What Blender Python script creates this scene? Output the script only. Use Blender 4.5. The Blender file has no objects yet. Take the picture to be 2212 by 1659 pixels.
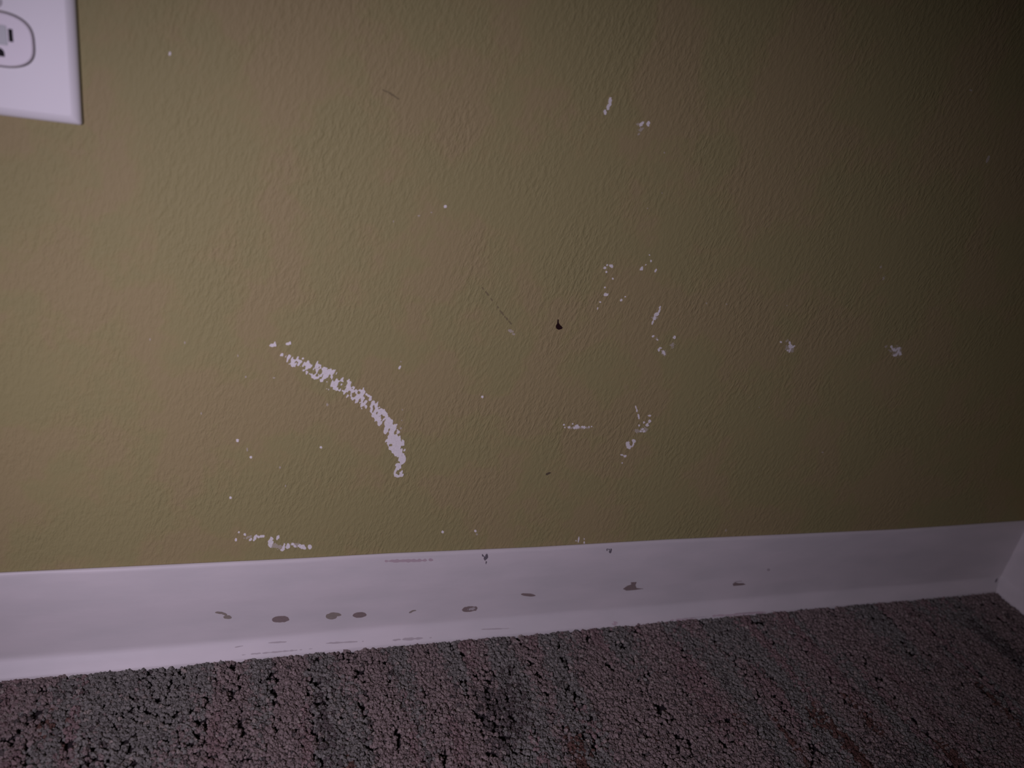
import bpy, bmesh, math, random
import numpy as np
from mathutils import Vector, Matrix
from mathutils.bvhtree import BVHTree

# ------------------------------------------------------------------ camera, world, lights
scn = bpy.context.scene
C = scn.collection
CAM = Vector((0.092847, -0.545247, 0.516876))
RIGHT = Vector((0.94168771, -0.29284225, 0.16573374))
DOWN = Vector((0.02561462, -0.4287242, -0.90307223))
FWD = Vector((0.33551177, 0.85465723, -0.39622326))
FPX = 1662.14
cam_d = bpy.data.cameras.new('camera')
cam_d.sensor_width = 36.0
cam_d.lens = FPX * 36.0 / 2212.0
cam_d.clip_start = 0.01
cam_d.dof.use_dof = True
cam_d.dof.focus_distance = 0.66
cam_d.dof.aperture_fstop = 4.6
cam = bpy.data.objects.new('camera', cam_d)
C.objects.link(cam)
m = Matrix((RIGHT, -DOWN, -FWD)).transposed().to_4x4()
m.translation = CAM
cam.matrix_world = m
scn.camera = cam

scn.view_settings.view_transform = 'Standard'
scn.view_settings.look = 'None'
scn.view_settings.exposure = 0.0
scn.view_settings.gamma = 1.0
scn.view_settings.use_curve_mapping = False

w = bpy.data.worlds.new('room_gloom')
scn.world = w
w.use_nodes = True
bgn = w.node_tree.nodes['Background']
bgn.inputs[0].default_value = (0.86, 0.78, 1.0, 1)
bgn.inputs[1].default_value = 0.003

def spot(name, loc, target, power, size_deg, radius, color):
    l = bpy.data.lights.new(name, 'SPOT')
    l.energy = power; l.spot_size = math.radians(size_deg); l.spot_blend = 1.0
    l.shadow_soft_size = radius; l.color = color
    o = bpy.data.objects.new(name, l); C.objects.link(o)
    o.location = loc
    o.rotation_euler = (Vector(target) - Vector(loc)).to_track_quat('-Z', 'Y').to_euler()
    return o
spot('lamp_light', (-0.205, -0.64, 0.478), (0.262, 0.0, 0.15), 16.6, 84, 0.03, (0.86, 0.745, 1.0))

# ------------------------------------------------------------------ helpers
def ray_dir(px, py):
    return (RIGHT * ((px - 1106) / FPX) + DOWN * ((py - 829.5) / FPX) + FWD).normalized()

def at_y(px, py, y=0.0):
    r = ray_dir(px, py)
    return CAM + r * ((y - CAM.y) / r.y)

def link(name, me, mat=None, parent=None, smooth=False):
    if mat is not None and not me.materials: me.materials.append(mat)
    o = bpy.data.objects.new(name, me); C.objects.link(o)
    if parent is not None:
        o.parent = parent
        o.matrix_parent_inverse = Matrix.Translation(-Vector(parent.location))
    if smooth:
        for p in me.polygons: p.use_smooth = True
    return o

def from_bm(name, bm, mat=None, parent=None, smooth=False):
    bmesh.ops.recalc_face_normals(bm, faces=bm.faces)
    me = bpy.data.meshes.new(name); bm.to_mesh(me); bm.free()
    return link(name, me, mat, parent, smooth)

def structure(o, label=None):
    o['kind'] = 'structure'
    if label: o['label'] = label
    return o

# value noise in numpy
def vnoise(x, y, seed=0):
    x = np.asarray(x, float); y = np.asarray(y, float)
    xi = np.floor(x).astype(np.int64); yi = np.floor(y).astype(np.int64)
    fx = x - xi; fy = y - yi
    fx = fx * fx * (3 - 2 * fx); fy = fy * fy * (3 - 2 * fy)
    def h(a, b):
        n = (a * 374761393 + b * 668265263 + seed * 974634277) & 0xffffffff
        n = ((n ^ (n >> 13)) * 1274126177) & 0xffffffff
        n = n ^ (n >> 16)
        return (n & 0xffff) / 65535.0
    return (h(xi, yi) * (1 - fx) + h(xi + 1, yi) * fx) * (1 - fy) + (h(xi, yi + 1) * (1 - fx) + h(xi + 1, yi + 1) * fx) * fy

# ------------------------------------------------------------------ materials
def new_mat(name):
    mt = bpy.data.materials.new(name); mt.use_nodes = True
    nt = mt.node_tree; b = nt.nodes['Principled BSDF']
    return mt, nt, b

def simple(name, col, rough=0.5, spec=0.5, noise_amt=0.0, scale=200):
    mt, nt, b = new_mat(name)
    b.inputs['Base Color'].default_value = (*col, 1)
    b.inputs['Roughness'].default_value = rough
    b.inputs['Specular IOR Level'].default_value = spec
    if noise_amt:
        tc = nt.nodes.new('ShaderNodeTexCoord'); n = nt.nodes.new('ShaderNodeTexNoise')
        n.inputs['Scale'].default_value = scale; n.inputs['Detail'].default_value = 3
        nt.links.new(tc.outputs['Object'], n.inputs['Vector'])
        mx = nt.nodes.new('ShaderNodeMix'); mx.data_type = 'RGBA'
        mx.inputs['A'].default_value = (*[c * (1 - noise_amt) for c in col], 1)
        mx.inputs['B'].default_value = (*[min(1, c * (1 + noise_amt)) for c in col], 1)
        nt.links.new(n.outputs['Fac'], mx.inputs['Factor'])
        nt.links.new(mx.outputs['Result'], b.inputs['Base Color'])
        bp = nt.nodes.new('ShaderNodeBump'); bp.inputs['Strength'].default_value = 0.15
        bp.inputs['Distance'].default_value = 0.0003
        nt.links.new(n.outputs['Fac'], bp.inputs['Height'])
        nt.links.new(bp.outputs['Normal'], b.inputs['Normal'])
    return mt

def wall_mat():
    mt, nt, b = new_mat('olive_orange_peel_paint')
    L = nt.links.new; N = nt.nodes.new
    tc = N('ShaderNodeTexCoord')
    mp = N('ShaderNodeMapping')
    mp.inputs['Rotation'].default_value = (0, math.radians(-14), 0)
    L(tc.outputs['Object'], mp.inputs['Vector'])
    mp2 = N('ShaderNodeMapping'); mp2.inputs['Scale'].default_value = (1, 1, 0.42)
    L(mp.outputs['Vector'], mp2.inputs['Vector'])
    def noise(scale, det, vec, rough=0.5):
        n = N('ShaderNodeTexNoise'); n.inputs['Scale'].default_value = scale
        n.inputs['Detail'].default_value = det; n.inputs['Roughness'].default_value = rough
        L(vec, n.inputs['Vector']); return n
    n1 = noise(330, 3, mp2.outputs['Vector'], 0.6)
    n2 = noise(620, 2, mp2.outputs['Vector'], 0.6)
    n3 = noise(110, 1, mp.outputs['Vector'])
    # rolled-on orange peel: soft crests
    r1 = N('ShaderNodeMapRange'); r1.interpolation_type = 'SMOOTHSTEP'
    r1.inputs['From Min'].default_value = 0.35; r1.inputs['From Max'].default_value = 0.70
    L(n1.outputs['Fac'], r1.inputs['Value'])
    a = N('ShaderNodeMath'); a.operation = 'MULTIPLY_ADD'; a.inputs[1].default_value = 0.35
    L(n2.outputs['Fac'], a.inputs[0]); L(r1.outputs['Result'], a.inputs[2])
    a2 = N('ShaderNodeMath'); a2.operation = 'MULTIPLY_ADD'; a2.inputs[1].default_value = 0.9
    L(n3.outputs['Fac'], a2.inputs[0]); L(a.outputs['Value'], a2.inputs[2])
    bp = N('ShaderNodeBump'); bp.inputs['Strength'].default_value = 0.6; bp.inputs['Distance'].default_value = 0.0004
    n4 = noise(16, 2, tc.outputs['Object'])
    r4 = N('ShaderNodeMapRange'); r4.inputs['From Min'].default_value = 0.35; r4.inputs['From Max'].default_value = 0.65
    r4.inputs['To Min'].default_value = 0.35; r4.inputs['To Max'].default_value = 0.95
    L(n4.outputs['Fac'], r4.inputs['Value']); L(r4.outputs['Result'], bp.inputs['Strength'])
    L(a2.outputs['Value'], bp.inputs['Height']); L(bp.outputs['Normal'], b.inputs['Normal'])
    # blotchy paint: browner and greener patches
    m1 = noise(11, 5, tc.outputs['Object'], 0.62)
    cr = N('ShaderNodeValToRGB')
    cr.color_ramp.elements[0].position = 0.47; cr.color_ramp.elements[0].color = (0.303, 0.271, 0.117, 1)
    cr.color_ramp.elements[1].position = 0.545; cr.color_ramp.elements[1].color = (0.322, 0.266, 0.124, 1)
    e = cr.color_ramp.elements.new(0.51); e.color = (0.314, 0.271, 0.118, 1)
    L(m1.outputs['Fac'], cr.inputs['Fac'])
    L(cr.outputs['Color'], b.inputs['Base Color'])
    b.inputs['Roughness'].default_value = 0.65
    b.inputs['Specular IOR Level'].default_value = 0.2
    return mt

def base_mat():
    mt, nt, b = new_mat('off_white_vinyl')
    L = nt.links.new; N = nt.nodes.new
    tc = N('ShaderNodeTexCoord')
    mp = N('ShaderNodeMapping'); mp.inputs['Scale'].default_value = (1, 3, 3)
    L(tc.outputs['Object'], mp.inputs['Vector'])
    n = N('ShaderNodeTexNoise'); n.inputs['Scale'].default_value = 14; n.inputs['Detail'].default_value = 4
    L(mp.outputs['Vector'], n.inputs['Vector'])
    cr = N('ShaderNodeValToRGB')
    cr.color_ramp.elements[0].position = 0.35; cr.color_ramp.elements[0].color = (0.600, 0.575, 0.545, 1)
    cr.color_ramp.elements[1].position = 0.68; cr.color_ramp.elements[1].color = (0.660, 0.620, 0.590, 1)
    L(n.outputs['Fac'], cr.inputs['Fac']); L(cr.outputs['Color'], b.inputs['Base Color'])
    bp = N('ShaderNodeBump'); bp.inputs['Strength'].default_value = 0.35; bp.inputs['Distance'].default_value = 0.002
    L(n.outputs['Fac'], bp.inputs['Height']); L(bp.outputs['Normal'], b.inputs['Normal'])
    b.inputs['Roughness'].default_value = 0.5
    b.inputs['Specular IOR Level'].default_value = 0.4
    return mt

M_WALL = wall_mat()
M_BASE = base_mat()
M_PLATE = simple('white_plastic', (0.80, 0.79, 0.76), 0.42, 0.4)
M_FACE = simple('white_nylon', (0.83, 0.79, 0.79), 0.45, 0.4)
M_GREY = simple('plain_grey', (0.55, 0.58, 0.55), 0.5, 0.4)
M_SLOT = simple('slot_darkness', (0.012, 0.01, 0.012), 0.7, 0.2)
M_SCREW = simple('painted_screw', (0.72, 0.70, 0.70), 0.35, 0.5)
M_CHIP = simple('bared_plaster', (0.77, 0.74, 0.69), 0.8, 0.2, 0.22, 650)
M_CHIP2 = simple('thin_plaster_smear', (0.44, 0.395, 0.29), 0.8, 0.2, 0.12, 900)
M_HOLE = simple('dark_hole', (0.022, 0.008, 0.008), 0.8, 0.1)
M_SCRATCH = simple('faint_scratch', (0.20, 0.165, 0.082), 0.7, 0.2)
M_STAIN = simple('brown_grey_stain', (0.235, 0.185, 0.165), 0.6, 0.3, 0.15, 500)
M_STAIN2 = simple('olive_grey_stain', (0.27, 0.235, 0.19), 0.6, 0.3, 0.15, 500)
M_DIRT = simple('dark_dirt', (0.11, 0.085, 0.05), 0.7, 0.2)
M_FAINT = simple('faint_dirt', (0.44, 0.40, 0.385), 0.6, 0.3)
M_PINK = simple('reddish_smear', (0.50, 0.405, 0.41), 0.6, 0.3)
M_SMUDGE_SHADE = simple('smudge_and_gap_shade', (0.16, 0.145, 0.155), 0.6, 0.3)
M_BACK = simple('carpet_backing', (0.030, 0.024, 0.024), 0.95, 0.1, 0.3, 400)

# ------------------------------------------------------------------ room shell
XL, XR, YF, ZT = -1.30, 1.0030, -1.9, 1.5
def box(x0, x1, y0, y1, z0, z1):
    bm = bmesh.new()
    bmesh.ops.create_cube(bm, size=1, matrix=Matrix.Translation(((x0 + x1) / 2, (y0 + y1) / 2, (z0 + z1) / 2)) @ Matrix.Diagonal((x1 - x0, y1 - y0, z1 - z0, 1)))
    return bm
wall_back = structure(from_bm('wall_back', box(XL, XR + 0.12, 0.0, 0.12, -0.03, ZT), M_WALL), 'olive green textured wall with white scuffs')
wall_right = structure(from_bm('wall_right', box(XR, XR + 0.12, YF, 0.0, -0.03, ZT), M_WALL), 'olive green wall turning the corner at the right')
floor = structure(from_bm('floor', box(XL, XR, YF, 0.0, -0.03, -0.0022), M_BACK), 'dark backing under the carpet')

# baseboard: vinyl cove strip, thin flat body and a flared toe; section given as (out from wall, height)
HB = 0.0972
SEC = [(0.0, HB), (0.0010, HB + 0.0001), (0.0019, HB - 0.0005), (0.0026, HB - 0.0015), (0.0031, HB - 0.0034), (0.0032, 0.055),
       (0.0030, 0.0185), (0.0031, 0.0165), (0.0037, 0.0147), (0.0052, 0.0126), (0.0077, 0.0098), (0.0106, 0.0068), (0.0130, 0.0042), (0.0136, 0.0032), (0.0138, 0.0010), (0.0138, -0.0052), (0.0, -0.0052)]
TOPX = [(-1.3, 0.0), (-0.07, 0.0), (0.15, -0.0003), (0.22, 0.0004), (0.36, -0.0006), (0.50, 0.0008), (0.66, 0.0), (0.80, -0.0004), (0.88, 0.001), (0.995, 0.0035), (1.2, 0.0035)]
BOTX = [(-1.3, 0.0), (-0.07, 0.0), (0.10, -0.0008), (0.20, 0.0006), (0.33, 0.0008), (0.41, 0.0012), (0.46, -0.0006), (0.6, 0.0), (0.75, 0.0006), (0.85, -0.0002), (0.97, 0.0010), (1.2, 0.001)]
def interp(T, x):
    return float(np.interp(x, [a for a, _ in T], [b for _, b in T]))
def strip(n0, n1, steps, place):
    bm = bmesh.new(); prev = None
    for i in range(steps + 1):
        s = n0 + (n1 - n0) * i / steps
        ring = [bm.verts.new(place(s, d, z)) for d, z in SEC]
        if prev:
            for k in range(len(SEC)):
                bm.faces.new((prev[k], ring[k], ring[(k + 1) % len(SEC)], prev[(k + 1) % len(SEC)]))
        else: bm.faces.new(ring)
        prev = ring
    bm.faces.new(prev[::-1])
    return bm
def crisp_ends(o):
    for p in o.data.polygons:
        if len(p.vertices) > 4 or p.normal.z < -0.9 or abs(p.normal.dot(Vector((0, 1, 0)))) > 0.99 and p.center.y > -0.0001: p.use_smooth = False
def place_back(s, d, z):
    t = max(0.0, min(1.0, z / HB))
    dz = interp(TOPX, s) * t + interp(BOTX, s) * (1 - t)
    wob = 0.0002 * math.sin(s * 23) + 0.00015 * math.sin(s * 51 + 1)
    return (s, -(d + (wob if d > 0.002 else 0)), z + dz)
def place_right(s, d, z):
    return (XR - d * (0.8 if d < 0.0035 else 1.0), s, z + 0.002)
bb = structure(from_bm('baseboard_back', strip(XL, XR + 0.006, 300, place_back), M_BASE, None, True), 'off-white vinyl baseboard with a flared toe and brown stains along the olive wall')
br_ = structure(from_bm('baseboard_right', strip(YF, 0.004, 476, place_right), M_BASE, None, True), 'short stretch of off-white baseboard on the right wall')
crisp_ends(bb); crisp_ends(br_)

# ------------------------------------------------------------------ marks: outlines contoured from a field and laid on the surface the camera ray meets
def tree_of(o):
    bm = bmesh.new(); bm.from_mesh(o.data); t = BVHTree.FromBMesh(bm); bm.free(); return t
TREES = {'wall_back': tree_of(wall_back), 'baseboard_back': tree_of(bb)}
def contour(x0, x1, y0, y1, step, field):
    xs = np.arange(x0, x1 + step, step); ys = np.arange(y0, y1 + step, step)
    X, Y = np.meshgrid(xs, ys); F = field(X, Y)
    verts = []; vid = {}; faces = []
    def vert(key, p):
        if key not in vid: vid[key] = len(verts); verts.append(p)
        return vid[key]
    for j in range(len(ys) - 1):
        for i in range(len(xs) - 1):
            c = [(i, j), (i + 1, j), (i + 1, j + 1), (i, j + 1)]
            v = [F[b, a] for a, b in c]
            if max(v) <= 0: continue
            poly = []
            for k in range(4):
                a, b = c[k], c[(k + 1) % 4]; va, vb = v[k], v[(k + 1) % 4]
                if va > 0: poly.append(vert(a, (xs[a[0]], ys[a[1]])))
                if (va > 0) != (vb > 0):
                    t = va / (va - vb); key = (min(a, b), max(a, b))
                    poly.append(vert(key, (xs[a[0]] + (xs[b[0]] - xs[a[0]]) * t, ys[a[1]] + (ys[b[1]] - ys[a[1]]) * t)))
            if len(poly) >= 3: faces.append(poly)
    return verts, faces

def mark(name, host, box4, step, field, mat, label=None, thick=0.00012):
    vs, fs = contour(*box4, step, field)
    tree = TREES[host.name]
    P = []
    for x, y in vs:
        hit, nor, idx, d = tree.ray_cast(CAM, ray_dir(x, y))
        if hit is None:
            hit = at_y(x, y, 0); nor = Vector((0, -1, 0))
        if nor.y > 0: nor = -nor
        P.append((hit, nor))
    n = len(P)
    if name in ('paint_smear', 'smear'): thick = 0.00006   # thinner films lie under the thicker flecks
    V = [tuple(h + k * thick) for h, k in P] + [tuple(h - k * 0.0003) for h, k in P]
    edge = {}
    for f in fs:
        for a, b in zip(f, f[1:] + f[:1]):
            edge[(a, b)] = True
    sides = [(a, b, b + n, a + n) for (a, b) in edge if (b, a) not in edge]
    if not fs: return None
    me = bpy.data.meshes.new(name)
    me.from_pydata(V, [], [list(f) for f in fs] + [list(s) for s in sides])
    me.update()
    o = link(name, me, mat, host)
    if label: o['label'] = label
    return o

def blobs_field(bl, amp=0.35, nscale=3.0, seed=1):
    def f(X, Y):
        out = np.full(X.shape, -9.0)
        for b in bl:
            cx, cy, rx = b[0], b[1], b[2]; ry = b[3] if len(b) > 3 else rx; ang = math.radians(b[4]) if len(b) > 4 else 0
            dx, dy = X - cx, Y - cy
            u = (dx * math.cos(ang) + dy * math.sin(ang)) / rx; v = (-dx * math.sin(ang) + dy * math.cos(ang)) / ry
            out = np.maximum(out, 1 - np.sqrt(u * u + v * v))
        return out + amp * (vnoise(X / nscale, Y / nscale, seed) - 0.5) * 2
    return f
def blob_mark(name, host, bl, mat, label=None, amp=0.35, nscale=3.0, step=None, seed=1):
    r = max(max(b[2], b[3] if len(b) > 3 else b[2]) for b in bl) * 1.5 + 2
    xs = [b[0] for b in bl]; ys = [b[1] for b in bl]
    return mark(name, host, (min(xs) - r, max(xs) + r, min(ys) - r, max(ys) + r), step or 0.8, blobs_field(bl, amp, nscale, seed), mat, label)

def stroke_field(pts, seed=3):
    # pts: x, y, half width, threshold
    P = np.array(pts, float)
    def f(X, Y):
        best = np.full(X.shape, 1e9); W = np.ones(X.shape); T = np.ones(X.shape)
        for a, b in zip(P[:-1], P[1:]):
            d = b[:2] - a[:2]; t = np.clip(((X - a[0]) * d[0] + (Y - a[1]) * d[1]) / (d @ d), 0, 1)
            r = np.hypot(X - a[0] - t * d[0], Y - a[1] - t * d[1])
            w_ = a[2] + (b[2] - a[2]) * t; th = a[3] + (b[3] - a[3]) * t
            q = r / w_; mlt = q < best
            best = np.where(mlt, q, best); W = np.where(mlt, w_, W); T = np.where(mlt, th, T)
        U = X * math.cos(1.05) - Y * math.sin(1.05); Vv = X * math.sin(1.05) + Y * math.cos(1.05)
        # grain runs up to the right like the paint texture
        n = 0.60 * vnoise(U / 9.0, Vv / 4.6, seed) + 0.40 * vnoise(U / 4.6, Vv / 3.0, seed + 7)
        return n - T - np.maximum(0, best - 0.62) * 0.95
    return f

arc = [(612, 772, 12, .56), (645, 783, 18, .58), (679, 797, 21, .56), (705, 812, 23, .50), (730, 826, 22, .44), (755, 838, 20, .45), (785, 863, 19, .44), (812, 886, 18, .43),
       (837, 914, 18, .38), (851, 950, 20, .38), (862, 975, 15, .36), (869, 996, 7, .25)]
mark('paint_scuff', wall_back, (590, 900, 740, 1020), 0.9, stroke_field(arc), M_CHIP, 'long curved chalky white scuff scraped through the olive paint')
mark('paint_scuff', wall_back, (830, 895, 985, 1065), 0.9, stroke_field([(858, 1008, 9, .40), (860, 1020, 13, .40)], 11), M_CHIP, 'white fleck patch just under the end of the curved scuff')
blob_mark('paint_scuff', wall_back, [(588, 746, 6, 3.5), (594, 744, 3, 5), (622, 743, 4, 3), (627, 741, 2, 4)], M_CHIP, 'two small white flecks above the curved scuff')
blob_mark('paint_scuff', wall_back, [(509.5, 1166, 3, 4.5), (516, 1150, 2.2), (529, 1154, 3, 3.4), (541, 1166, 4.5, 2.6, -40), (551, 1162, 3, 7, 25), (558, 1160, 2.5, 3), (566, 1158, 6, 3, -10),
    (585, 1172, 5.2, 11, 6), (600, 1161, 3, 5, 30), (613, 1180, 3, 6, 15), (611, 1187, 5, 2.8, -20), (622, 1180, 4.6, 5.4), (632, 1175, 3.4, 2.6), (637, 1180, 3, 2.4), (651, 1180, 8, 4.6, 15), (657, 1184, 4, 3), (669, 1182, 4.2, 5.6, 10)],
    M_CHIP, 'broken row of white flecks just above the baseboard')
blob_mark('paint_smear', wall_back, [(538, 1160, 9, 3, -10), (598, 1180, 13, 6, 20), (645, 1178, 14, 4, 10)], M_CHIP2, None, 0.6, 2.5)
TILT = 28
MK = [
 ([(1318, 217.5, 3.6, 7, 5), (1317.5, 224.5, 3, 4.5), (1313.8, 231, 2.9, 7, 12), (1307.5, 243, 3.6, 5.2, -10)], 'upright white streak high on the wall'),
 ([(1386, 267.4, 3.2, 7, 38), (1400, 268, 3.4, 6, 12)], 'pair of white flecks beside the upright streak'),
 ([(1320.4, 574.5, 5.6, 3.2, 20), (1311.6, 573, 2), (1306.6, 579, 2.8), (1310, 587.5, 2, 2.4), (1323.5, 602, 2)], 'white fleck with a trail of dots up and right of the dark hole'),
 ([(1309.6, 636, 5.2, 3.2, -10), (1306.6, 621, 1.8), (1296.5, 652.5, 2), (1291, 666, 1.2, 3, 15), (1342, 648.6, 2.2, 2.8, 25), (1350.5, 641, 1.6)], 'oval white fleck right of the dark hole'),
 ([(1386, 580, 3, 4.8, 30), (1406, 563.5, 2.2, 2.8), (1402.8, 550.7, 1.4), (1416, 584.5, 2.4, 4.6, 25), (1395, 572, 1, 2.4, 40)], 'loose cluster of tiny white flecks'),
 ([(1425.6, 664, 2, 3, 20), (1423.5, 673, 1.8, 7, 22), (1418, 679, 4.8, 3.4), (1414, 687, 3.2, 5, 25), (1409.5, 697, 2.2, 4.5, 25)], 'thin white nick with a forked tip'),
 ([(1411, 726, 3.2, 2.1, -25), (1456.8, 729, 3.2, 3.4), (1426.4, 751.6, 3.4, 1.6), (1423, 756, 2, 3), (1434, 762, 3, 5, -20), (1420, 734, 2, 1.5)], 'scattered white flecks below the forked nick'),
 ([(1218, 917.7, 2.4, 1.8), (1220, 923, 1.6), (1229, 923, 2.6, 2.8, 30), (1237, 915.5, 1.6), (1239.7, 924, 2, 2.6), (1246.5, 922, 5, 4.2, -20), (1258, 922, 2.6, 2.2), (1263, 923, 2.4, 2.8), (1272.4, 922, 1.8), (1278, 921, 1.5)], 'short level row of white dots'),
 ([(1375.6, 887, 2, 3), (1373.7, 880, 1.5, 4, -15), (1379.6, 900, 2.1, 5.5, -8), (1403, 898, 3.4, 2), (1403.4, 909.5, 3, 4, 20), (1391, 912, 2, 2.6), (1397.7, 918, 3.6), (1380.6, 919, 2.2), (1388, 927, 3, 1.6, -20), (1384, 932, 2.2), (1391, 931.6, 2.4)], 'speckled cluster of white dots low on the wall'),
 ([(1356, 960, 4.6, 6.5), (1359, 966, 4.5, 4.5, 20), (1369, 953, 4, 4.6), (1367, 961.4, 1.7, 6.5, 25)], 'chunky white fleck under the speckled cluster'),
 ([(1344, 983, 4, 1.6, 12), (1350, 985.5, 3.4, 2.8), (1344, 1000, 1.7)], 'small white wedge below the chunky fleck'),
 ([(1686.8, 739, 2.2), (1706, 741, 2.2, 3.4, -20), (1707.5, 748.5, 4, 4.6), (1713.6, 749, 4.4, 1.8, -30), (1706, 757, 1.8, 4.4, 20), (1701, 757, 2, 1.6)], 'white star-shaped chip on the shaded right half'),
 ([(1925.5, 749.4, 2.6, 4, -20), (1931, 755.7, 5.2, 3, 25), (1940.9, 753, 5.6, 2.4, -20), (1944.5, 763.9, 3, 4.4), (1941, 758, 2, 5, 20), (1936.3, 766, 2.5, 5, 30), (1932, 768, 3.2, 2.4)], 'ragged white chip nearest the dark corner'),
 ([(2134, 344, 2.6, 8, 24)], 'faint pale streak near the upper right'),
 ([(1250, 1165, 1.4, 7, 8), (1244, 1168, 1.3), (1262, 1172, 1.6, 2.4), (1262, 1164, 1, 2.5)], 'thin upright white ticks just above the baseboard'),
]
for i, (bl, lab) in enumerate(MK):
    pale = i in (13,)
    blob_mark('paint_scuff', wall_back, bl, M_CHIP2 if pale else M_CHIP, lab, 0.32, 2.4, 0.6, seed=20 + i)
SM = [[(1383, 280, 6, 3.2, -30), (1379.5, 290.5, 1.5, 3, 30), (1378, 268.5, 3, 2.6)], [(1414, 686, 5, 4.6, 20)], [(1453, 745, 4.4, 5.4, 20), (1434, 762, 5, 6, -20), (1419.7, 733, 3.6, 2.6, 20)],
      [(1250, 924, 22, 2.6), (1376, 931, 6, 4), (1390, 928, 8, 5)], [(1707, 752, 8, 7), (1699.5, 736, 3, 3)], [(1936, 759, 12, 9, 20), (1914.6, 748.5, 4, 1.8, -20)], [(1902.6, 577, 1.6, 2.6, 25), (1909, 600, 1.7, 4, 22)],
      [(1103, 715, 5, 3, 30), (1110, 722, 3, 2)]]
for i, bl in enumerate(SM):
    blob_mark('paint_smear', wall_back, bl, M_CHIP2, None, 0.75, 2.0, 0.7, seed=50 + i)
SP = [(367, 116, 2.4, 5, 10), (962, 446, 3, 3.4, 20), (932, 459, 2, 1.4), (905, 466, 3, 1.5), (850, 478, 1, 2.4), (513, 951, 3, 3.6), (534, 971, 1.6, 4.2), (542, 988, 2.8), (498, 1075, 2.4, 3), (435, 893, 1.6, 2.8),
      (605, 1010, 1.8, 2.8), (693, 966, 2.6), (1042, 857, 2.4, 2.8), (956, 1149, 2.8), (1027, 1147, 2.6), (1030, 1154, 2.2), (863, 794, 2, 5, 25), (866, 781, 1.4, 2), (866, 925, 2.2, 2.6), (869, 885, 1.1, 2.2), (868, 908, 1, 2), (707, 874, 2.4, 3),
      (592, 816, 3, 2), (514, 768, 1.4, 3), (399, 740, 1.6, 3), (531, 814, 2), (1170, 1185, 2.4, 1.4), (1569, 657, 1.8, 1.5), (1526, 655, 1.6), (1435, 330, 1.4, 2), (1777, 977, 2.2, 1.6), (2097, 195, 3, 2, 30), (1399, 450, 1.3),
      (1430, 417, 1.3), (617, 1050, 1.4, 2.4), (1568, 1146, 1.2, 3, 20), (1700, 660, 1.3), (1640, 880, 1.2), (324, 733, 1.5, 3)]
for i, b in enumerate(SP):
    blob_mark('paint_fleck', wall_back, [b], M_CHIP if (i < 2 or i in (5, 7, 8, 11, 12, 13, 14, 16)) else M_CHIP2, None, 0.25, 2.0, 0.6, seed=80 + i)
blob_mark('scratch', wall_back, [(830, 196, 9, 1.6, 25), (846, 204, 12, 2.4, 30), (858, 212, 6, 1.6, 35)], M_SCRATCH, 'faint dark scratch below the outlet height', 0.5, 3)
blob_mark('scratch', wall_back, [(1042, 622, 5, 1.2, 45), (1052, 634, 5, 1.5, 50), (1063, 649, 5, 1.5, 52), (1076, 664, 5, 1.5, 50), (1084, 676, 6, 2.2, 55), (1094, 688, 5, 1.6, 50), (1102, 697, 5, 1.3, 50)], M_SCRATCH, 'faint slanting scratch left of the dark hole', 0.7, 2.5)
blob_mark('scratch', wall_back, [(1186, 1022, 5, 1.8, -25), (1181, 1024, 2.4, 2.2)], M_DIRT, 'tiny dark nick low on the wall', 0.3, 3)

def poly_field(pts):
    P = np.array(pts, float)
    def f(X, Y):
        inside = np.zeros(X.shape, bool); d = np.full(X.shape, 1e9)
        for a, b in zip(P, np.roll(P, -1, 0)):
            e = b - a; t = np.clip(((X - a[0]) * e[0] + (Y - a[1]) * e[1]) / (e @ e), 0, 1)
            d = np.minimum(d, np.hypot(X - a[0] - t * e[0], Y - a[1] - t * e[1]))
            c = ((a[1] > Y) != (b[1] > Y)) & (X < (b[0] - a[0]) * (Y - a[1]) / (b[1] - a[1] + 1e-12) + a[0])
            inside ^= c
        return np.where(inside, d, -d)
    return f
def poly_mark(name, host, pts, mat, label, step=0.6):
    xs = [p[0] for p in pts]; ys = [p[1] for p in pts]
    return mark(name, host, (min(xs) - 2, max(xs) + 2, min(ys) - 2, max(ys) + 2), step, poly_field(pts), mat, label)
def sc(pts, ox, oy, k): return [(ox + x / k, oy + y / k) for x, y in pts]
poly_mark('nail_hole', wall_back, sc([(145, 1005), (158, 1008), (160, 1052), (178, 1078), (210, 1110), (198, 1130), (158, 1140), (126, 1122), (120, 1090), (138, 1062)], 1180, 520, 5.925), M_HOLE, 'small dark ragged hole in the middle of the wall', 0.5)

# stains on the baseboard, and a painted corner shadow
def stain(bl, mat, label, amp=0.12, ns=5.0, seed=1, name='stain'):
    return blob_mark(name, bb, bl, mat, label, amp, ns, 0.8, seed)
stain([(474, 1323.5, 10, 2.6, 5), (484, 1326, 7, 2.4, 15), (491, 1333, 9, 4, 5), (488, 1329, 3, 2.5)], M_STAIN2, 'hooked olive-grey stain at the left end of the row', 0.15)
stain([(606, 1337.7, 18.5, 7, -4)], M_STAIN, 'large oval brown-grey stain')
stain([(716, 1331, 12, 7, -6), (724, 1327, 13, 4, 4)], M_STAIN2, 'olive-grey stain left of the oval pair')
stain([(777.5, 1328.4, 14.5, 6, -6)], M_STAIN, 'oval brown-grey stain right of the olive-grey one')
stain([(888, 1321.5, 5, 1.8, -20), (894, 1319, 5, 1.4, -8)], M_STAIN2, 'tiny faint stain', 0.3, 2)
def ring(X, Y):
    f = blobs_field([(1015, 1315.7, 17.5, 6, -6)], 0.12, 4)(X, Y)
    h = blobs_field([(1020, 1315, 9, 2.6, -10)], 0.35, 2)(X, Y)
    return np.minimum(f, -h + 0.0)
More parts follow.
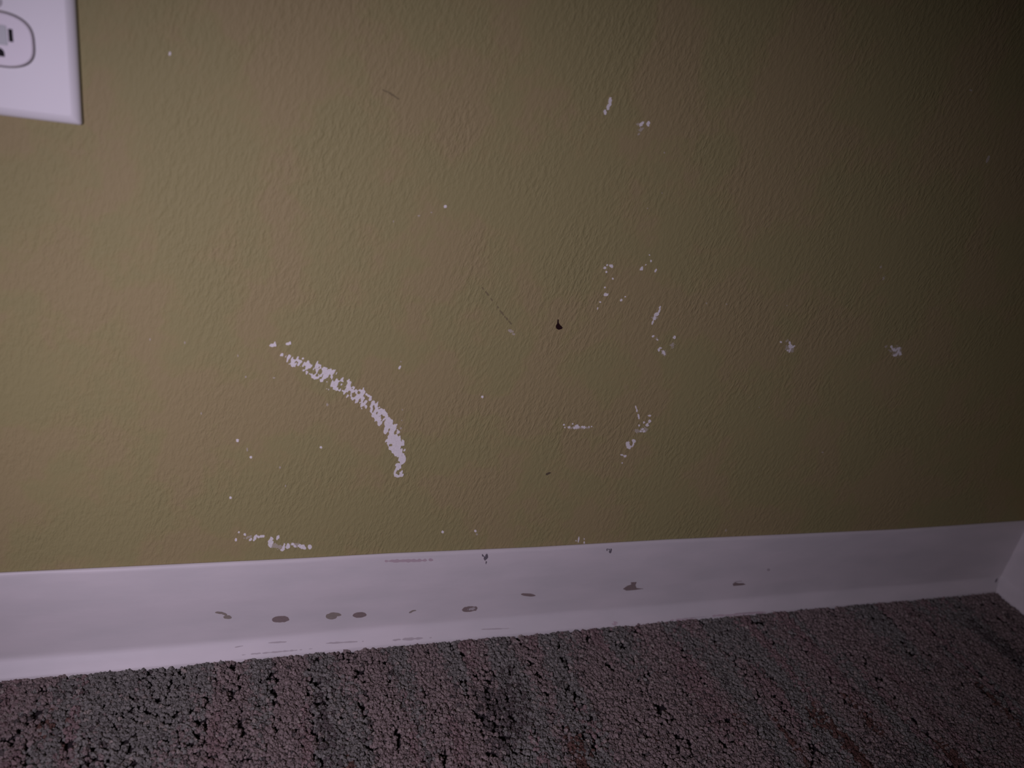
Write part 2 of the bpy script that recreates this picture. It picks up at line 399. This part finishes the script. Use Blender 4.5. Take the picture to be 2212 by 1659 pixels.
mark('stain', bb, (990, 1040, 1303, 1328), 0.7, ring, M_STAIN, 'oval stain with a pale worn middle')
stain([(1020, 1315, 9, 2.6, -10)], M_FAINT, None, 0.3, 3)
stain([(1141, 1285, 17.5, 3.2, 5)], M_STAIN, 'narrow lens-shaped stain')
poly_mark('stain', bb, sc([(450, 590), (500, 555), (545, 540), (540, 515), (608, 512), (592, 548), (606, 580), (640, 584), (700, 588), (640, 594), (590, 602), (490, 610)], 1260, 1160, 5.267), M_STAIN, 'bird-shaped brown stain')
poly_mark('stain', bb, sc([(1705, 556), (1700, 530), (1730, 515), (1760, 525), (1820, 525), (1848, 540), (1800, 550)], 1260, 1160, 5.267), M_STAIN, 'flat brown stain furthest to the right')
poly_mark('stain', bb, sc([(1700, 518), (1740, 502), (1800, 498), (1810, 506), (1760, 510)], 1260, 1160, 5.267), M_FAINT, None)
stain([(1043, 1200, 3, 1.6, 60), (1047, 1206, 6.5, 2, 70), (1051, 1201, 3, 6, 10), (1050, 1214, 1.6, 4)], M_SMUDGE_SHADE, 'dark smudge at the baseboard top edge', 0.5, 2.2, 3, 'smudge')
stain([(1311, 1188, 1.5, 3), (1316, 1187, 1.6, 1.6), (1320, 1188, 2, 3), (1318, 1192, 2, 3)], M_SMUDGE_SHADE, 'small speckled smudge right of the dark one', 0.6, 2, 4, 'smudge')
stain([(885, 1211, 52, 2.8, -1), (930, 1209, 7, 3)], M_PINK, 'faint reddish smear under the baseboard top edge', 0.55, 6, 5, 'smear')
stain([(600, 1387.5, 20, 1.8, -3)], M_FAINT, None, 0.25, 5, 6, 'smear')
stain([(514, 1397, 8, 1.2, -10), (600, 1408, 60, 1.6, -5)], M_FAINT, None, 0.5, 5, 7, 'smear')
stain([(1070, 1358.5, 33, 1.4, -2)], M_FAINT, None, 0.3, 6, 8, 'smear')
stain([(889, 1380, 34, 2.4, -4), (735, 1388, 40, 1.6, -3)], M_FAINT, None, 0.5, 7, 9, 'smear')
stain([(1329, 1346, 6, 4, -20)], M_PINK, 'small pinkish dab on the baseboard toe', 0.6, 2, 10, 'smear')
stain([(1590, 1327, 55, 2.2, -4), (1475, 1338, 24, 1.8, -4)], M_PINK, None, 0.6, 6, 11, 'smear')
stain([(1620, 1323, 40, 0.9, -4), (1500, 1334, 30, 0.9, -5), (1660, 1231, 3, 3)], M_FAINT, None, 0.5, 6, 12, 'smear')
stain([(2152, 1254, 1.6, 5, 25)], M_SMUDGE_SHADE, None, 0.2, 5, 13, 'smudge')  # shadow of the small caulk gap at the corner, painted as a dark spot

# ------------------------------------------------------------------ outlet: cover plate, receptacles (> slots), screw
PW, PH, PT = 0.079, 0.124, 0.0052
PX, PZ = -PW / 2, 0.4302 + PH / 2
outlet = bpy.data.objects.new('wall_outlet', None); C.objects.link(outlet)
outlet.location = (PX, 0.0, PZ); outlet.empty_display_size = 0.05
outlet['label'] = 'white duplex power outlet with its cover plate on the olive wall'
outlet['category'] = 'outlet'
bpy.context.view_layer.update()

def rect(hw, hh, r, n=4):
    pts = []
    for cx, cz, a0 in ((hw - r, hh - r, 0), (-hw + r, hh - r, 90), (-hw + r, -hh + r, 180), (hw - r, -hh + r, 270)):
        for k in range(n + 1):
            a = math.radians(a0 + 90 * k / n); pts.append((cx + r * math.cos(a), cz + r * math.sin(a)))
    return pts
def dface(rad, flat, off=0.0, n=64):
    # round face with flattened top and bottom
    pts = []
    for k in range(n):
        a = 2 * math.pi * (k + 0.5) / n; c, q = math.cos(a), math.sin(a)
        # squashed superellipse: nearly straight top and bottom, soft shoulders
        x = rad * math.copysign(abs(c) ** (2 / 2.3), c); z = flat * math.copysign(abs(q) ** (2 / 3.0), q)
        pts.append((x, off + z))
    return pts
def loop(bm, pts, y): return [bm.verts.new((PX + x, y, PZ + z)) for x, z in pts]
def bridge(bm, a, b):
    n = len(a)
    for k in range(n): bm.faces.new((a[k], a[(k + 1) % n], b[(k + 1) % n], b[k]))
def edges(bm, a): return [bm.edges.get((a[k], a[(k + 1) % len(a)])) or bm.edges.new((a[k], a[(k + 1) % len(a)])) for k in range(len(a))]

RO = 0.0195
bm = bmesh.new()
prof = [(0, 0.0)] + [(0.0054 * (1 - math.cos(math.radians(t))), -0.0012 - (PT - 0.0012) * math.sin(math.radians(t))) for t in (0, 12, 24, 36, 48, 60, 75, 90)]
lp = [loop(bm, rect(PW / 2 - i, PH / 2 - i, 0.0016), y) for i, y in prof]
for a, b in zip(lp[:-1], lp[1:]): bridge(bm, a, b)
es = edges(bm, lp[-1])
for off in (RO, -RO):
    h0 = loop(bm, dface(0.0182, 0.0152, off), -PT); h1 = loop(bm, dface(0.0179, 0.0149, off), -PT + 0.0006); h2 = loop(bm, dface(0.0178, 0.0148, off), -0.001)
    bridge(bm, h0, h1); bridge(bm, h1, h2); es += edges(bm, h0)
sh = [(0.0034 * math.cos(2 * math.pi * k / 24), 0.0034 * math.sin(2 * math.pi * k / 24)) for k in range(24)]
s0 = loop(bm, sh, -PT); s1 = loop(bm, sh, -PT + 0.001); bridge(bm, s0, s1); bm.faces.new(s1); es += edges(bm, s0)
bmesh.ops.triangle_fill(bm, edges=es, use_beauty=True)
plate = from_bm('cover_plate', bm, M_PLATE, outlet, True)
for p in plate.data.polygons:
    if abs(p.normal.y) > 0.999 or abs(p.normal.y) < 0.05: p.use_smooth = False

def srect(cx, cz, hw, hh): return [(cx - hw, cz - hh), (cx + hw, cz - hh), (cx + hw, cz + hh), (cx - hw, cz + hh)]
def ground(cx, cz, r=0.0026):
    p = [(cx + r, cz - r * 0.75), (cx + r, cz)]
    p += [(cx + r * math.cos(a), cz + r * math.sin(a)) for a in [math.pi * k / 10 for k in range(1, 10)]]
    return p + [(cx - r, cz), (cx - r, cz - r * 0.75)]
for off in (-RO, RO):
    bm = bmesh.new()
    f3 = loop(bm, dface(0.0172, 0.0143, off), -0.0015)
    f2 = loop(bm, dface(0.0172, 0.0143, off), -PT - 0.0002); f1 = loop(bm, dface(0.01695, 0.01405, off), -PT - 0.0007); f0 = loop(bm, dface(0.0164, 0.0135, off), -PT - 0.0009)
    bridge(bm, f3, f2); bridge(bm, f2, f1); bridge(bm, f1, f0); es = edges(bm, f0)
    holes = [srect(0.0064, off + 0.0028, 0.0011, 0.0034), srect(-0.0064, off + 0.0028, 0.0011, 0.0041), ground(0, off - 0.0072)]
    for hpts in holes:
        a = loop(bm, hpts, -PT - 0.0009); b = loop(bm, hpts, -0.002); bridge(bm, a, b); es += edges(bm, a)
    bmesh.ops.triangle_fill(bm, edges=es, use_beauty=True)
    rec = from_bm('receptacle', bm, M_FACE, outlet)
    bpy.context.view_layer.update()
    for nm, hpts in zip(('slot', 'slot', 'ground_hole'), holes):
        bm = bmesh.new()
        a = loop(bm, hpts, -PT - 0.0002); b = loop(bm, hpts, -0.0021); bridge(bm, a, b); bm.faces.new(a); bm.faces.new(b)
        o = from_bm(nm, bm, M_SLOT, None)
        o.parent = rec; o.matrix_parent_inverse = rec.matrix_world.inverted()
        o['label'] = 'dark slot opening' if nm == 'slot' else 'dark ground pin opening'
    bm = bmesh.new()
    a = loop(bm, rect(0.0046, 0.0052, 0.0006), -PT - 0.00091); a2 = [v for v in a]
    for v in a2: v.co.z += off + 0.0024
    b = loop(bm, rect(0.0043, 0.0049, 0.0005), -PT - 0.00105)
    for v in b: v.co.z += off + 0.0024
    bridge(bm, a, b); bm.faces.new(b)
    o = from_bm('grey_panel', bm, M_GREY, None); o.parent = rec; o.matrix_parent_inverse = rec.matrix_world.inverted()  # plain greyer rectangle set just proud of the face
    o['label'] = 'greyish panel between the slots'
bm = bmesh.new()
a = loop(bm, [(x * 0.95, z * 0.95) for x, z in sh], -PT + 0.0008); b = loop(bm, [(x * 0.9, z * 0.9) for x, z in sh], -PT - 0.0002); c = loop(bm, [(x * 0.55, z * 0.55) for x, z in sh], -PT - 0.0006)
bridge(bm, a, b); bridge(bm, b, c); bm.faces.new(c)
from_bm('screw', bm, M_SCREW, outlet)

# ------------------------------------------------------------------ carpet pile: knotted tufts, laid in rows running to the wall
def carpet():
    rng = np.random.default_rng(5)
    x0, x1, y0, y1 = -0.42, XR - 0.0135, -0.62, -0.0133
    sp = 0.0020
    gx, gy = np.meshgrid(np.arange(x0, x1, sp), np.arange(y0, y1, sp))
    gx[1::2] += sp / 2
    x = (gx + rng.uniform(-.42, .42, gx.shape) * sp).ravel(); y = (gy + rng.uniform(-.42, .42, gy.shape) * sp).ravel()
    k = (x < x1 + 0.0005) & (y < y1 + 0.0003); x, y = x[k], y[k]
    # gaps: small pits strung along rows
    row = vnoise(x * 95, y * 9, 3); pit = vnoise(x * 330, y * 260, 4); pit2 = vnoise(x * 170, y * 95, 8)
    gap = ((pit > 0.90 - 0.24 * (row > 0.62)) | ((pit2 > 0.92) & (row > 0.5)))
    keep = ~gap | (rng.random(x.size) < 0.12)
    low = gap[keep]
    x, y = x[keep], y[keep]; n = x.size
    relief = vnoise(x * 110, y * 80, 11) * 0.6 + vnoise(x * 40, y * 14, 12) * 0.4
    r = 0.0013 * rng.uniform(0.55, 1.55, n)
    z = 0.0008 + (relief - 0.5) * 0.0022 + rng.uniform(-0.0006, 0.0006, n)
    z = np.where(low, z - 0.0016, z)
    z = np.minimum(z, 0.0034)
    z = np.where((y > -0.0165) | (x > x1 - 0.003), np.minimum(z, 0.0013), z)
    scale = np.stack([r * rng.uniform(.8, 1.25, n), r * rng.uniform(.8, 1.4, n), r * rng.uniform(.8, 1.3, n)], 1)
    rot_ = rng.uniform(0, 2 * np.pi, (n, 3))
    # yarn colours in streaks
    taupe = np.array((.228, .182, .163)); green = np.array((.190, .181, .158)); mauve = np.array((.222, .160, .148)); rust = np.array((.125, .070, .055)); dark = np.array((.085, .072, .066)); pale = np.array((.27, .235, .20))
    wx = x + 0.004 * (vnoise(x * 30, y * 25, 31) - .5)
    s1 = vnoise(wx * 42, y * 7 + 3, 21); s2 = vnoise(wx * 60 + 9, y * 8, 22); s3 = vnoise(wx * 55 + 5, y * 14, 23); s4 = vnoise(wx * 30, y * 10, 24)
    jit = rng.normal(0, .07, n)
    col = np.where(((s1 + jit) > 0.55)[:, None], green, taupe)
    col = np.where(((s2 + jit) > 0.74)[:, None], mauve, col)
    nearfront = np.clip((-y - 0.09) / 0.08, 0, 1)
    col = np.where(((s3 + jit * .6) > 1.02 - 0.16 * nearfront)[:, None], rust, col)
    col = np.where(((s4 + jit) > 0.86)[:, None], dark * 1.3 , col)
    rr = rng.random(n)
    col = np.where((rr < 0.04)[:, None], dark, col); col = np.where((rr > 0.965)[:, None], pale, col)
    col = col * rng.uniform(0.80, 1.18, (n, 1))
    me = bpy.data.meshes.new('carpet_pile')
    me.vertices.add(n); me.vertices.foreach_set('co', np.stack([x, y, z], 1).ravel().astype(np.float32))
    for nm, arr in (('tuft_scale', scale), ('tuft_rotation', rot_)):
        at = me.attributes.new(nm, 'FLOAT_VECTOR', 'POINT'); at.data.foreach_set('vector', arr.ravel().astype(np.float32))
    at = me.attributes.new('tuft_color', 'FLOAT_COLOR', 'POINT')
    at.data.foreach_set('color', np.concatenate([col, np.ones((n, 1))], 1).ravel().astype(np.float32))
    mt, nt, b = new_mat('mixed_yarn')
    an = nt.nodes.new('ShaderNodeAttribute'); an.attribute_type = 'INSTANCER'; an.attribute_name = 'tuft_color'
    nt.links.new(an.outputs['Color'], b.inputs['Base Color'])
    b.inputs['Roughness'].default_value = 0.95; b.inputs['Specular IOR Level'].default_value = 0.12
    tc = nt.nodes.new('ShaderNodeTexCoord'); no = nt.nodes.new('ShaderNodeTexNoise'); no.inputs['Scale'].default_value = 2.2; no.inputs['Detail'].default_value = 4
    bp = nt.nodes.new('ShaderNodeBump'); bp.inputs['Strength'].default_value = 0.6; bp.inputs['Distance'].default_value = 0.0005
    nt.links.new(tc.outputs['Object'], no.inputs['Vector']); nt.links.new(no.outputs['Fac'], bp.inputs['Height']); nt.links.new(bp.outputs['Normal'], b.inputs['Normal'])
    me.materials.append(mt)
    o = bpy.data.objects.new('carpet_pile', me); C.objects.link(o)
    o['kind'] = 'stuff'; o['label'] = 'dark taupe and grey flecked loop carpet in front of the baseboard'; o['category'] = 'carpet'
    g = bpy.data.node_groups.new('tufts', 'GeometryNodeTree')
    g.interface.new_socket('Geometry', in_out='INPUT', socket_type='NodeSocketGeometry'); g.interface.new_socket('Geometry', in_out='OUTPUT', socket_type='NodeSocketGeometry')
    N = g.nodes.new; L = g.links.new
    gi, go = N('NodeGroupInput'), N('NodeGroupOutput')
    ico = N('GeometryNodeMeshIcoSphere'); ico.inputs['Radius'].default_value = 1.0; ico.inputs['Subdivisions'].default_value = 3
    ns = N('ShaderNodeTexNoise'); ns.inputs['Scale'].default_value = 1.6; ns.inputs['Detail'].default_value = 3; ns.inputs['Roughness'].default_value = 0.65
    sub = N('ShaderNodeVectorMath'); sub.operation = 'SUBTRACT'; sub.inputs[1].default_value = (.5, .5, .5)
    mul = N('ShaderNodeVectorMath'); mul.operation = 'SCALE'; mul.inputs['Scale'].default_value = 2.4
    L(ns.outputs['Color'], sub.inputs[0]); L(sub.outputs[0], mul.inputs[0])
    spn = N('GeometryNodeSetPosition'); L(ico.outputs['Mesh'], spn.inputs['Geometry']); L(mul.outputs[0], spn.inputs['Offset'])
    smn = N('GeometryNodeSetShadeSmooth'); L(spn.outputs[0], smn.inputs['Geometry'])
    sm = N('GeometryNodeSetMaterial'); sm.inputs['Material'].default_value = mt; L(smn.outputs[0], sm.inputs['Geometry'])
    ip = N('GeometryNodeInstanceOnPoints'); L(gi.outputs[0], ip.inputs['Points']); L(sm.outputs[0], ip.inputs['Instance'])
    for nm, sk in (('tuft_scale', 'Scale'), ('tuft_rotation', 'Rotation')):
        na = N('GeometryNodeInputNamedAttribute'); na.data_type = 'FLOAT_VECTOR'; na.inputs['Name'].default_value = nm
        L(na.outputs['Attribute'], ip.inputs[sk])
    L(ip.outputs['Instances'], go.inputs[0])
    md = o.modifiers.new('tufts', 'NODES'); md.node_group = g
    return o
carpet()
